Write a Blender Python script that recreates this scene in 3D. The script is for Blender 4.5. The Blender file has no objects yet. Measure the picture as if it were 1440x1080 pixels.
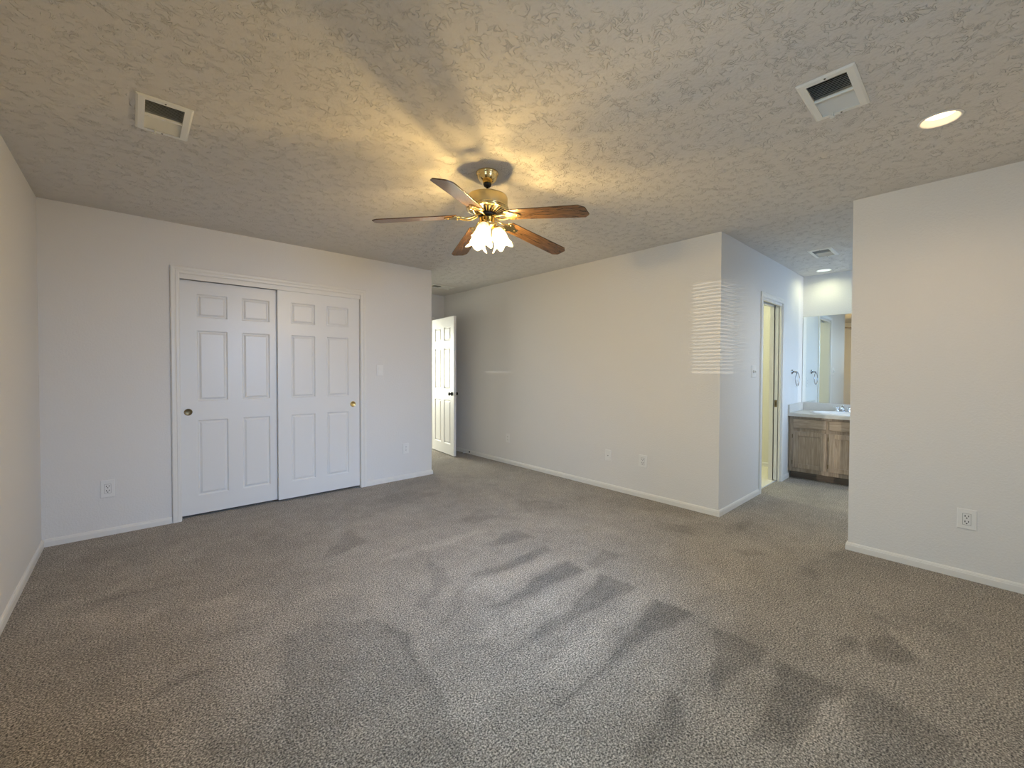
import bpy, bmesh, math, random
from mathutils import Vector, Matrix
random.seed(7)
S = bpy.context.scene
COL = S.collection
PI = math.pi

# ------------------------------------------------------------------ camera
YAW, PITCH, ROLL, FPX, CAMH, CX, CY = 0.74716, -0.01744, 0.00320, 589.604, 1.2557, 13.301, -9.314
fw = Vector((math.sin(YAW)*math.cos(PITCH), math.cos(YAW)*math.cos(PITCH), math.sin(PITCH)))
r0 = Vector((math.cos(YAW), -math.sin(YAW), 0)); u0 = r0.cross(fw)
rt = r0*math.cos(ROLL) + u0*math.sin(ROLL); up = u0*math.cos(ROLL) - r0*math.sin(ROLL)
cam = bpy.data.cameras.new('camera'); cam_o = bpy.data.objects.new('camera', cam); COL.objects.link(cam_o)
M = Matrix((rt, up, -fw)).transposed().to_4x4(); M.translation = (0, 0, CAMH)
cam_o.matrix_world = M
cam.sensor_fit = 'HORIZONTAL'; cam.sensor_width = 36; cam.lens = FPX/1440*36
cam.shift_x = -CX/1440; cam.shift_y = CY/1440
cam.clip_start = 0.02
S.camera = cam_o

# ------------------------------------------------------------------ exposure, world, daylight
S.view_settings.view_transform = 'Standard'; S.view_settings.look = 'None'
S.view_settings.gamma = 1; S.view_settings.use_curve_mapping = False
S.view_settings.exposure = 0.0
W = bpy.data.worlds.new('sky'); S.world = W; W.use_nodes = True
W.node_tree.nodes['Background'].inputs[0].default_value = (0.45, 0.62, 1.0, 1)
W.node_tree.nodes['Background'].inputs[1].default_value = 0.6

def light(name, kind, loc, power, color, **k):
    l = bpy.data.lights.new(name, kind); l.energy = power; l.color = color
    tgt = k.pop('aim', None)
    for a, v in k.items(): setattr(l, a, v)
    o = bpy.data.objects.new(name, l); COL.objects.link(o); o.location = loc
    if tgt is not None:
        o.rotation_euler = Vector(tgt).to_track_quat('-Z', 'Y').to_euler()
    return o
LP = dict(window=23, side=25, ground=0.5, alcove=14, hall=108, fan=16.5, can=20, can2=10, can3=46, bath=45, sun=0.95)       # watts
LC = dict(window=(0.36, 0.60, 1.0), side=(0.42, 0.72, 1.0), ground=(1.0, 0.9, 0.75), alcove=(0.43, 0.66, 1.0), hall=(0.98, 1.0, 0.84), fan=(1.0, 0.72, 0.30), can=(1.0, 0.68, 0.36),
          can2=(1.0, 0.99, 0.62), can3=(1.0, 0.90, 0.66), bath=(0.96, 1.0, 0.72), sun=(1.0, 0.93, 0.82))
GLOW = 1.0                                   # lit glass of the lamps
# sky and sunlit ground seen through the bedroom window, then the alcove and hall windows
light('bedroom_window_sky', 'AREA', (1.535, -0.40, 1.64), LP['window'], LC['window'], shape='RECTANGLE', size=0.66, size_y=0.84, aim=(0, 1, -0.38), spread=math.radians(76))
light('side_window_sky', 'AREA', (-0.462, 0.60, 1.64), LP['side'], LC['side'], shape='RECTANGLE', size=0.66, size_y=0.84, aim=(1, 0.05, -0.5), spread=math.radians(115))
light('bedroom_window_ground', 'AREA', (1.535, -0.40, 1.64), LP['ground'], LC['ground'], shape='RECTANGLE', size=0.66, size_y=0.84, aim=(0, 1, 0.35), spread=math.radians(120))
light('alcove_window_daylight', 'AREA', (5.57, -0.67, 1.40), LP['alcove'], LC['alcove'], shape='RECTANGLE', size=0.7, size_y=0.85, aim=(0.05, 1, -0.30), spread=math.radians(120))
light('hall_window_daylight', 'AREA', (2.75, 8.15, 1.35), LP['hall'], LC['hall'], shape='RECTANGLE', size=1.3, size_y=1.3, aim=(0.05, -1, 0))
light('low_sun', 'SUN', (-2, -3, 2), LP['sun'], LC['sun'], angle=math.radians(0.05), aim=(1.1, 1, -0.005))

# ------------------------------------------------------------------ helpers
def new_mat(name):
    m = bpy.data.materials.new(name); m.use_nodes = True
    return m, m.node_tree.nodes, m.node_tree.links, m.node_tree.nodes['Principled BSDF']
def flat(name, col, rough=0.5, metal=0.0, spec=None, bump=None, var=0.0):
    m, N, L, P = new_mat(name)
    P.inputs['Base Color'].default_value = (*col, 1); P.inputs['Roughness'].default_value = rough
    P.inputs['Metallic'].default_value = metal
    if spec is not None: P.inputs['Specular IOR Level'].default_value = spec
    tc = N.new('ShaderNodeTexCoord'); n = N.new('ShaderNodeTexNoise'); L.new(tc.outputs['Object'], n.inputs['Vector'])
    n.inputs['Scale'].default_value = bump[0] if bump else 35
    n.inputs['Detail'].default_value = 3
    if bump:
        b = N.new('ShaderNodeBump'); b.inputs['Strength'].default_value = bump[1]; b.inputs['Distance'].default_value = bump[2]
        L.new(n.outputs['Fac'], b.inputs['Height']); L.new(b.outputs[0], P.inputs['Normal'])
    if var:
        mx = N.new('ShaderNodeMix'); mx.data_type = 'RGBA'
        mx.inputs[6].default_value = (*[c*(1-var) for c in col], 1); mx.inputs[7].default_value = (*[min(1, c*(1+var)) for c in col], 1)
        L.new(n.outputs['Fac'], mx.inputs[0]); L.new(mx.outputs[2], P.inputs['Base Color'])
    return m
def emit(name, col, s):
    m, N, L, P = new_mat(name)
    P.inputs['Base Color'].default_value = (*col, 1)
    P.inputs['Emission Color'].default_value = (*col, 1); P.inputs['Emission Strength'].default_value = s
    return m

def obj(name, bm, mat, parent=None, smooth=False, bevel=0, loc=None):
    me = bpy.data.meshes.new(name)
    bmesh.ops.recalc_face_normals(bm, faces=bm.faces)
    bm.to_mesh(me); bm.free()
    if mat: me.materials.append(mat)
    o = bpy.data.objects.new(name, me); COL.objects.link(o)
    if smooth:
        for p in me.polygons: p.use_smooth = True
    if bevel:
        b = o.modifiers.new('bevel', 'BEVEL'); b.width = bevel; b.segments = 2; b.limit_method = 'ANGLE'
    if parent: o.parent = parent
    if loc: o.location = loc
    return o
def tag(o, label=None, cat=None, group=None, kind=None):
    if label: o['label'] = label
    if cat: o['category'] = cat
    if group: o['group'] = group
    if kind: o['kind'] = kind
    return o
def empty(name, loc, rz=0):
    o = bpy.data.objects.new(name, None); o.empty_display_size = 0.05; COL.objects.link(o)
    o.location = loc; o.rotation_euler = (0, 0, rz); return o
def struct(name, bm, mat, label, **k):
    return tag(obj(name, bm, mat, **k), label, kind='structure')
def box(bm, x0, x1, y0, y1, z0, z1):
    v = [bm.verts.new(p) for p in ((x0,y0,z0),(x1,y0,z0),(x1,y1,z0),(x0,y1,z0),(x0,y0,z1),(x1,y0,z1),(x1,y1,z1),(x0,y1,z1))]
    for f in ((0,3,2,1),(4,5,6,7),(0,1,5,4),(1,2,6,5),(2,3,7,6),(3,0,4,7)): bm.faces.new([v[i] for i in f])
    return bm
def boxes(*bs):
    bm = bmesh.new()
    for b in bs: box(bm, *b)
    return bm
def lathe(bm, prof, n=32, M=None, mod=None):
    """revolve (r, z) about Z"""
    rings = []
    for r, z in prof:
        if r < 1e-6:
            p = Vector((0, 0, z)); rings.append([bm.verts.new(M @ p if M else p)])
        else:
            ring = []
            for k in range(n):
                a = 2*PI*k/n; rr, zz = (r, z) if mod is None else mod(r, z, a)
                p = Vector((rr*math.cos(a), rr*math.sin(a), zz)); ring.append(bm.verts.new(M @ p if M else p))
            rings.append(ring)
    for A, B in zip(rings, rings[1:]):
        if len(A) == 1 and len(B) == 1: continue
        for k in range(n):
            if len(A) == 1: bm.faces.new((A[0], B[k], B[(k+1) % n]))
            elif len(B) == 1: bm.faces.new((A[k], A[(k+1) % n], B[0]))
            else: bm.faces.new((A[k], A[(k+1) % n], B[(k+1) % n], B[k]))
    return bm
def tube(bm, pts, r, n=10, closed=False):
    pts = [Vector(p) for p in pts]; rings = []; N_ = len(pts); prev = None
    for i, p in enumerate(pts):
        a = pts[(i-1) % N_] if (closed or i > 0) else p; b = pts[(i+1) % N_] if (closed or i < N_-1) else p
        t = (b-a).normalized()
        if prev is None:
            s = t.cross(Vector((0,0,1)));  s = s if s.length > 1e-3 else t.cross(Vector((0,1,0)))
        else: s = prev - t*prev.dot(t)
        s.normalize(); prev = s; w = t.cross(s)
        rr = r[i] if isinstance(r, (list, tuple)) else r
        rings.append([bm.verts.new(p + (s*math.cos(2*PI*k/n) + w*math.sin(2*PI*k/n))*rr) for k in range(n)])
    pairs = list(zip(rings, rings[1:])) + ([(rings[-1], rings[0])] if closed else [])
    for A, B in pairs:
        for k in range(n): bm.faces.new((A[k], A[(k+1) % n], B[(k+1) % n], B[k]))
    if not closed:
        bm.faces.new(rings[0][::-1]); bm.faces.new(rings[-1])
    return bm
def prism(bm, poly, d0, d1, f):
    """extrude a 2-D outline between two depths; f(u, v, d) -> point"""
    a = [bm.verts.new(f(u, v, d0)) for u, v in poly]; b = [bm.verts.new(f(u, v, d1)) for u, v in poly]
    bm.faces.new(a[::-1]); bm.faces.new(b)
    for i in range(len(poly)): bm.faces.new((a[i], a[(i+1) % len(poly)], b[(i+1) % len(poly)], b[i]))
    return bm
def copy_tree(o, parent=None):
    c = o.copy(); COL.objects.link(c)
    if parent: c.parent = parent
    for ch in list(o.children): copy_tree(ch, c)
    return c

# ------------------------------------------------------------------ materials
def wall_mat(name, col, scale=190, strength=0.22):
    m, N, L, P = new_mat(name)
    P.inputs['Base Color'].default_value = (*col, 1); P.inputs['Roughness'].default_value = 0.62
    P.inputs['Specular IOR Level'].default_value = 0.25
    tc = N.new('ShaderNodeTexCoord')
    n = N.new('ShaderNodeTexNoise'); n.inputs['Scale'].default_value = scale*0.45; n.inputs['Detail'].default_value = 3; n.inputs['Roughness'].default_value = .55
    L.new(tc.outputs['Object'], n.inputs['Vector'])
    r = N.new('ShaderNodeValToRGB'); r.color_ramp.elements[0].position = .42; r.color_ramp.elements[1].position = .66
    L.new(n.outputs['Fac'], r.inputs[0])
    b = N.new('ShaderNodeBump'); b.inputs['Strength'].default_value = strength; b.inputs['Distance'].default_value = 0.003
    L.new(r.outputs[0], b.inputs['Height']); L.new(b.outputs[0], P.inputs['Normal'])
    return m
M_WALL = wall_mat('wall_paint', (0.77, 0.755, 0.735))
M_BATH = wall_mat('bathroom_paint', (0.78, 0.76, 0.66))
M_WHITE = flat('white_semigloss', (0.80, 0.79, 0.77), 0.35, bump=(60, .04, .002))
M_TRIM = flat('trim_paint', (0.80, 0.78, 0.74), 0.38, bump=(60, .04, .002))
M_PLATE = flat('white_plastic', (0.83, 0.82, 0.80), 0.32)
M_LINE = flat('shadow_gap_grey', (0.32, 0.31, 0.30), 0.6)
M_SLOT = flat('socket_black', (0.015, 0.015, 0.015), 0.6)
M_VENT = flat('vent_enamel', (0.84, 0.84, 0.80), 0.45)
M_DUCT = flat('duct_dark', (0.035, 0.028, 0.022), 0.8, var=.3)
M_BLACK = flat('black_metal', (0.02, 0.018, 0.017), 0.35, metal=.6)
M_CHROME = flat('chrome', (0.86, 0.87, 0.88), 0.07, metal=1)
M_BRASS = flat('polished_brass', (0.86, 0.66, 0.30), 0.16, metal=1)
M_BRASS_SATIN = flat('brushed_brass', (0.72, 0.58, 0.30), 0.38, metal=1)
M_BRONZE = flat('aged_brass', (0.20, 0.15, 0.08), 0.4, metal=1)
M_NICKEL = flat('dark_nickel', (0.42, 0.42, 0.44), 0.18, metal=1)
M_COUNTER = flat('grey_laminate', (0.62, 0.60, 0.56), 0.35, var=.06)
M_SINK = flat('white_porcelain', (0.86, 0.86, 0.85), 0.12)
M_MIRROR = flat('mirror_silver', (0.88, 0.92, 0.89), 0.015, metal=1)
M_VINYL = flat('pale_vinyl', (0.80, 0.76, 0.64), 0.4, var=.05)
M_PVC = flat('white_vinyl_frame', (0.8, 0.8, 0.8), 0.4)

def ceiling_mat():
    m, N, L, P = new_mat('ceiling_texture')
    P.inputs['Base Color'].default_value = (0.70, 0.675, 0.64, 1); P.inputs['Roughness'].default_value = 0.75
    P.inputs['Specular IOR Level'].default_value = 0.15
    tc = N.new('ShaderNodeTexCoord')
    warp = N.new('ShaderNodeTexNoise'); warp.inputs['Scale'].default_value = 9; warp.inputs['Detail'].default_value = 2
    L.new(tc.outputs['Object'], warp.inputs['Vector'])
    add = N.new('ShaderNodeMixRGB'); add.blend_type = 'ADD'; add.inputs[0].default_value = 0.06
    L.new(tc.outputs['Object'], add.inputs[1]); L.new(warp.outputs['Color'], add.inputs[2])
    n = N.new('ShaderNodeTexNoise'); n.inputs['Scale'].default_value = 37; n.inputs['Detail'].default_value = 2.5; n.inputs['Roughness'].default_value = .5
    n.inputs['Distortion'].default_value = 0.8
    L.new(add.outputs[0], n.inputs['Vector'])
    # ridged: 1-|2n-1| sharpened -> curly trowel ridges
    s = N.new('ShaderNodeMath'); s.operation = 'SUBTRACT'; s.inputs[1].default_value = .5; L.new(n.outputs['Fac'], s.inputs[0])
    a = N.new('ShaderNodeMath'); a.operation = 'ABSOLUTE'; L.new(s.outputs[0], a.inputs[0])
    r = N.new('ShaderNodeMapRange'); r.inputs[1].default_value = 0; r.inputs[2].default_value = .045; r.inputs[3].default_value = 1; r.inputs[4].default_value = 0
    L.new(a.outputs[0], r.inputs[0])
    n2 = N.new('ShaderNodeTexNoise'); n2.inputs['Scale'].default_value = 16; n2.inputs['Detail'].default_value = 3; L.new(tc.outputs['Object'], n2.inputs['Vector'])
    r2 = N.new('ShaderNodeMapRange'); r2.inputs[1].default_value = .44; r2.inputs[2].default_value = .62; L.new(n2.outputs['Fac'], r2.inputs[0])
    mu = N.new('ShaderNodeMath'); mu.operation = 'MULTIPLY'; L.new(r.outputs[0], mu.inputs[0]); L.new(r2.outputs[0], mu.inputs[1])
    n3 = N.new('ShaderNodeTexNoise'); n3.inputs['Scale'].default_value = 70; n3.inputs['Detail'].default_value = 2; L.new(tc.outputs['Object'], n3.inputs['Vector'])
    ma = N.new('ShaderNodeMath'); ma.operation = 'MULTIPLY_ADD'; ma.inputs[1].default_value = .45; L.new(n3.outputs['Fac'], ma.inputs[0]); L.new(mu.outputs[0], ma.inputs[2])
    b = N.new('ShaderNodeBump'); b.inputs['Strength'].default_value = 0.8; b.inputs['Distance'].default_value = 0.006
    L.new(ma.outputs[0], b.inputs['Height']); L.new(b.outputs[0], P.inputs['Normal'])
    return m
M_CEIL = ceiling_mat()

def carpet_mat():
    m, N, L, P = new_mat('grey_carpet')
    P.inputs['Roughness'].default_value = 0.95; P.inputs['Specular IOR Level'].default_value = 0.05
    P.inputs['Sheen Weight'].default_value = 0.15
    tc = N.new('ShaderNodeTexCoord')
    def noise(sc, d=2, rough=.5, dist=0):
        n = N.new('ShaderNodeTexNoise'); n.inputs['Scale'].default_value = sc; n.inputs['Detail'].default_value = d
        n.inputs['Roughness'].default_value = rough; n.inputs['Distortion'].default_value = dist
        L.new(tc.outputs['Object'], n.inputs['Vector']); return n
    g = noise(150, 3, .6, .3)
    gr = N.new('ShaderNodeValToRGB'); e = gr.color_ramp.elements
    e[0].position = .34; e[0].color = (0.050, 0.043, 0.036, 1); e[1].position = .68; e[1].color = (0.72, 0.64, 0.54, 1)
    mid = e.new(.5); mid.color = (0.275, 0.243, 0.206, 1)
    L.new(g.outputs['Fac'], gr.inputs[0])
    at = N.new('ShaderNodeAttribute'); at.attribute_name = 'pile'
    big = noise(2.2, 4, .6)
    mid_n = noise(7.5, 4, .65)
    x1 = N.new('ShaderNodeMath'); x1.operation = 'MULTIPLY_ADD'; x1.inputs[1].default_value = 0.60; x1.inputs[2].default_value = 0.43; L.new(big.outputs['Fac'], x1.inputs[0])
    x2 = N.new('ShaderNodeMath'); x2.operation = 'MULTIPLY_ADD'; x2.inputs[1].default_value = 0.52; L.new(mid_n.outputs['Fac'], x2.inputs[0]); L.new(x1.outputs[0], x2.inputs[2])
    x3 = N.new('ShaderNodeMath'); x3.operation = 'MULTIPLY_ADD'; x3.inputs[1].default_value = -0.36; L.new(at.outputs['Fac'], x3.inputs[0]); L.new(x2.outputs[0], x3.inputs[2])
    mx = N.new('ShaderNodeVectorMath'); mx.operation = 'SCALE'; L.new(gr.outputs[0], mx.inputs[0]); L.new(x3.outputs[0], mx.inputs[3])
    L.new(mx.outputs[0], P.inputs['Base Color'])
    b = N.new('ShaderNodeBump'); b.inputs['Strength'].default_value = 0.8; b.inputs['Distance'].default_value = 0.006
    L.new(g.outputs['Fac'], b.inputs['Height']); L.new(b.outputs[0], P.inputs['Normal'])
    return m
M_CARPET = carpet_mat()

def wood_mat(name, dark, light_, scale, rough, axis=0, bump=.1):
    """grain that runs along the given local axis"""
    m, N, L, P = new_mat(name)
    P.inputs['Roughness'].default_value = rough
    tc = N.new('ShaderNodeTexCoord'); mp = N.new('ShaderNodeMapping'); L.new(tc.outputs['Object'], mp.inputs[0])
    sc = [scale, scale, scale]; sc[axis] = scale*0.06; mp.inputs['Scale'].default_value = sc
    n = N.new('ShaderNodeTexNoise'); n.inputs['Scale'].default_value = 1; n.inputs['Detail'].default_value = 5; n.inputs['Roughness'].default_value = .62; n.inputs['Distortion'].default_value = .9
    L.new(mp.outputs[0], n.inputs['Vector'])
    r = N.new('ShaderNodeValToRGB'); r.color_ramp.elements[0].position = .33; r.color_ramp.elements[0].color = (*dark, 1)
    r.color_ramp.elements[1].position = .66; r.color_ramp.elements[1].color = (*light_, 1)
    L.new(n.outputs['Fac'], r.inputs[0]); L.new(r.outputs[0], P.inputs['Base Color'])
    b = N.new('ShaderNodeBump'); b.inputs['Strength'].default_value = bump; b.inputs['Distance'].default_value = .002
    L.new(n.outputs['Fac'], b.inputs['Height']); L.new(b.outputs[0], P.inputs['Normal'])
    return m
M_WALNUT = wood_mat('walnut_blade', (0.032, 0.017, 0.008), (0.145, 0.078, 0.036), 55, .22, 0)
M_OAK = wood_mat('pickled_oak', (0.27, 0.20, 0.14), (0.46, 0.365, 0.27), 70, .45, 2)
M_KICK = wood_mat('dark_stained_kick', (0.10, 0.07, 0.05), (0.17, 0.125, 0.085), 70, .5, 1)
M_OAK_H = wood_mat('pickled_oak_across', (0.27, 0.20, 0.14), (0.46, 0.365, 0.27), 70, .45, 1)

def shade_mat():
    m, N, L, P = new_mat('lit_frosted_glass')
    out = N['Material Output']
    tr = N.new('ShaderNodeBsdfTransparent'); tr.inputs[0].default_value = (1, .93, .78, 1)
    em = N.new('ShaderNodeEmission'); em.inputs[0].default_value = (1.0, .80, .42, 1); em.inputs[1].default_value = 0.7*GLOW
    lw = N.new('ShaderNodeTexCoord')
    P.inputs['Base Color'].default_value = (.95, .9, .8, 1); P.inputs['Roughness'].default_value = .3
    a = N.new('ShaderNodeMixShader'); a.inputs[0].default_value = .35; L.new(tr.outputs[0], a.inputs[1]); L.new(P.outputs[0], a.inputs[2])
    s = N.new('ShaderNodeAddShader'); L.new(a.outputs[0], s.inputs[0]); L.new(em.outputs[0], s.inputs[1])
    L.new(s.outputs[0], out.inputs[0])
    return m
M_SHADE = shade_mat()
M_GLASS, _n, _l, _p = new_mat('window_glass')
_t = _n.new('ShaderNodeBsdfTransparent'); _g = _n.new('ShaderNodeBsdfGlossy'); _g.inputs['Roughness'].default_value = .02
_x = _n.new('ShaderNodeMixShader'); _x.inputs[0].default_value = .06
_l.new(_t.outputs[0], _x.inputs[1]); _l.new(_g.outputs[0], _x.inputs[2]); _l.new(_x.outputs[0], _n['Material Output'].inputs[0])

# ------------------------------------------------------------------ room shell
XL, YF, XE, XR, YV, YA, XM, YE, H = -0.481, 4.421, 2.626, 3.682, 5.806, 1.477, 6.204, 0.587, 2.44
SWN = (0.25, 0.95)                         # side window in the left wall, out of view
YB = -0.42                                 # wall behind the camera
# (window openings: bedroom x -.08...82 and 1.9..2.8, z 1.2..2.09)
Z0, Z1 = 1.20, 2.09
STREAKS = [          # vacuum marks in the pile: weight (+ brushed dark, - brushed light), outline on the floor in metres
    (1, [(2.103, 1.54), (2.14, 1.314), (1.789, 1.327), (1.421, 1.363), (1.231, 1.381), (1.369, 1.41), (1.673, 1.433)]),
    (1, [(2.092, 1.793), (2.067, 1.65), (1.783, 1.664), (1.397, 1.686), (1.354, 1.707), (1.632, 1.756), (1.916, 1.788)]),
    (0.9, [(2.162, 2.077), (2.147, 1.99), (1.777, 1.968), (1.492, 2.024), (1.487, 2.078), (1.804, 2.056)]),
    (1, [(2.074, 1.182), (2.106, 0.964), (1.805, 1.011), (1.516, 1.029), (1.297, 1.046), (1.157, 1.017), (1.134, 1.056), (1.384, 1.055), (1.653, 1.091), (1.925, 1.13)]),
    (0.8, [(1.552, 0.791), (1.497, 0.704), (1.364, 0.672), (1.217, 0.688), (1.16, 0.74), (1.321, 0.76)]),
    (0.55, [(0.513, 2.196), (0.699, 2.151), (0.882, 2.051), (0.93, 1.798), (0.888, 1.443), (0.83, 1.195), (0.791, 1.041), (0.338, 1.458)]),
    (0.6, [(1.424, 2.462), (1.435, 2.227), (1.367, 2.09), (1.11, 1.949), (1.089, 2.006), (1.254, 2.102)]),
    (0.6, [(1.231, 3.303), (1.252, 3.013), (1.042, 2.903), (0.915, 2.927), (0.992, 3.044)]),
    (0.6, [(2.191, 2.428), (2.209, 2.215), (1.857, 2.308), (1.863, 2.385)]),
    (0.5, [(2.282, 3.008), (2.298, 2.736), (2.026, 2.75), (2.013, 2.899)]),
    (0.5, [(1.369, 1.605), (1.374, 1.532), (1.165, 1.468), (1.131, 1.5)]),
    (0.45, [(1.39, 2.0), (1.356, 1.88), (1.112, 1.739), (1.098, 1.785)]),
    (0.6, [(2.424, 1.751), (2.427, 1.607), (2.124, 1.624), (2.145, 1.688)]),
    (0.5, [(0.876, 2.039), (0.946, 1.799), (0.878, 1.519), (0.849, 1.337), (0.87, 1.504), (0.884, 1.796)]),
    (-0.6, [(2.124, 1.624), (2.122, 1.558), (1.401, 1.507), (1.208, 1.5), (1.173, 1.591)]),
    (-0.6, [(2.08, 1.259), (2.102, 1.198), (1.403, 1.133), (1.227, 1.176), (1.212, 1.212), (1.812, 1.269)]),
    (-0.5, [(1.848, 2.66), (2.001, 2.561), (1.673, 2.558), (1.329, 2.61), (1.109, 2.579), (1.206, 2.661)]),
    (-0.5, [(2.087, 1.949), (2.094, 1.821), (1.604, 1.827), (1.343, 1.934), (1.415, 1.977)]),
    (0.3, [(1.7, 3.947), (2.1, 3.991), (2.273, 3.693), (1.749, 3.548), (1.372, 3.482)]),
    (0.4, [(2.723, 3.019), (2.913, 2.723), (2.767, 2.514), (2.518, 2.636)]),
    (0.5, [(3.193, 1.826), (3.292, 1.467), (3.139, 1.444), (3.048, 1.69)]),
    (0.9, [(2.067, 0.858), (2.076, 0.616), (1.872, 0.627), (1.747, 0.657), (1.611, 0.666)]),
    (0.9, [(2.051, 0.565), (2.047, 0.322), (1.877, 0.368), (1.625, 0.394), (1.504, 0.492), (1.724, 0.509), (1.935, 0.547)]),
    (0.8, [(2.414, 0.425), (2.507, 0.367), (2.344, 0.332), (2.263, 0.407)]),
    (0.8, [(2.52, 0.327), (2.624, 0.259), (2.504, 0.137), (2.352, 0.231), (2.348, 0.304)]),
    (0.55, [(2.146, 0.311), (2.112, 0.205), (2.083, 0.111), (2.024, 0.013), (1.91, 0.012), (1.69, 0.214), (1.953, 0.298)]),
    (0.6, [(3.149, 0.733), (3.139, 0.642), (3.002, 0.627), (3.008, 0.714)]),
    (0.5, [(3.082, 1.132), (3.208, 1.048), (3.157, 0.944), (3.017, 1.072)]),
    (0.5, [(3.453, 1.354), (3.821, 1.273), (3.717, 1.196), (3.31, 1.257)]),
    (-0.7, [(2.729, 0.281), (2.656, 0.175), (2.607, 0.091), (2.522, 0.121), (2.624, 0.259)]),
    (-0.7, [(1.956, 0.349), (1.977, 0.294), (1.736, 0.278), (1.544, 0.374), (1.71, 0.391)]),
    (0.6, [(2.823, 0.324), (2.75, 0.232), (2.739, 0.272), (2.749, 0.326)]),
    (-0.6, [(-0.195, 3.076), (-0.132, 3.031), (-0.084, 2.949), (-0.132, 2.83), (-0.182, 2.854)]),
    (-0.5, [(0.003, 2.895), (0.075, 2.879), (0.064, 2.765), (0.002, 2.775)]),
    (-0.45, [(-0.059, 3.384), (0.015, 3.437), (0.042, 3.359), (-0.074, 3.271), (-0.134, 3.295)]),
    (0.6, [(-0.187, 3.2), (-0.073, 3.21), (0.198, 3.183), (0.232, 3.118), (-0.039, 3.178), (-0.167, 3.128)]),
    (0.6, [(0.042, 2.182), (0.161, 2.199), (0.228, 2.17), (0.129, 2.132), (0.052, 2.088)]),
    (0.5, [(0.184, 1.766), (0.368, 1.586), (0.338, 1.458), (0.171, 1.651)]),
    (-0.4, [(-0.165, 3.848), (-0.086, 3.859), (-0.073, 3.724), (-0.16, 3.725)]),
    (-0.4, [(0.177, 2.866), (0.391, 2.785), (0.501, 2.57), (0.203, 2.737)]),
    (-0.4, [(0.343, 2.288), (0.48, 2.247), (0.437, 2.124), (0.337, 2.196)]),
    (0.4, [(0.181, 2.458), (0.338, 2.421), (0.458, 2.357), (0.443, 2.325), (0.251, 2.373)]),
]
WIN = (1.19, 1.88)
ALW = (5.18, 5.96)                         # alcove window
HWN = (2.1, 3.4)                           # hall window
HB = 8.25                                  # end of the hall
AB = -0.7                                  # back of the vanity alcove

# floor: one carpet, finely gridded so the brushed pile marks have soft edges
def in_poly(p, poly):
    x, y = p; c = False; n = len(poly); j = n-1
    for i in range(n):
        xi, yi = poly[i]; xj, yj = poly[j]
        if (yi > y) != (yj > y) and x < (xj-xi)*(y-yi)/(yj-yi)+xi: c = not c
        j = i
    return c
def edge_dist(p, poly):
    x, y = p; best = 9
    for i in range(len(poly)):
        (ax, ay), (bx, by) = poly[i], poly[(i+1) % len(poly)]
        dx, dy = bx-ax, by-ay; q = dx*dx+dy*dy
        t = 0 if q == 0 else max(0, min(1, ((x-ax)*dx+(y-ay)*dy)/q))
        best = min(best, math.hypot(ax+t*dx-x, ay+t*dy-y))
    return best
def carpet():
    st = 0.02; x0, y0, x1, y1 = XL, YB, 6.3, HB
    nx, ny = int((x1-x0)/st)+1, int((y1-y0)/st)+1
    val = [0.0]*((nx+1)*(ny+1)); soft = 0.021
    from mathutils import noise as mn
    for w, poly in STREAKS:
        xs = [p[0] for p in poly]; ys = [p[1] for p in poly]
        for j in range(max(0, int((min(ys)-.06-y0)/st)), min(ny, int((max(ys)+.06-y0)/st)+1)+1):
            for i in range(max(0, int((min(xs)-.06-x0)/st)), min(nx, int((max(xs)+.06-x0)/st)+1)+1):
                p = (x0+i*st, y0+j*st)
                q = (p[0]+.03*mn.noise((p[0]*7, p[1]*7, 1.3)), p[1]+.03*mn.noise((p[0]*7, p[1]*7, 8.1)))
                d = edge_dist(q, poly); s = d if in_poly(q, poly) else -d
                t = max(0, min(1, (s+soft)/(2*soft))); t = t*t*(3-2*t)
                k = j*(nx+1)+i; val[k] += w*t
    vs = [(x0+i*st, y0+j*st, 0) for j in range(ny+1) for i in range(nx+1)]
    fs = []
    for j in range(ny):
        for i in range(nx):
            cx, cy = x0+(i+.5)*st, y0+(j+.5)*st
            if cx > XR+.1 and cy > YA+.04 : continue            # bathroom has vinyl
            a = j*(nx+1)+i; fs.append((a, a+1, a+nx+2, a+nx+1))
    me = bpy.data.meshes.new('floor'); me.from_pydata(vs, [], fs); me.update()
    at = me.attributes.new('pile', 'FLOAT', 'POINT'); at.data.foreach_set('value', [max(-.45, min(1.1, v)) for v in val])
    me.materials.append(M_CARPET)
    o = bpy.data.objects.new('floor', me); COL.objects.link(o)
    bm = bmesh.new(); bm.from_mesh(me)
    bmesh.ops.delete(bm, geom=[v for v in bm.verts if not v.link_faces], context='VERTS'); bm.to_mesh(me); bm.free()
    return o
tag(carpet(), 'grey brown cut-pile carpet with vacuum marks across the whole room', kind='structure')
struct('floor_bathroom', boxes((XR+.1, 6.3, YA+.05, 4.0, -.03, .004)), M_VINYL, 'pale vinyl floor inside the bathroom doorway')

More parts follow.
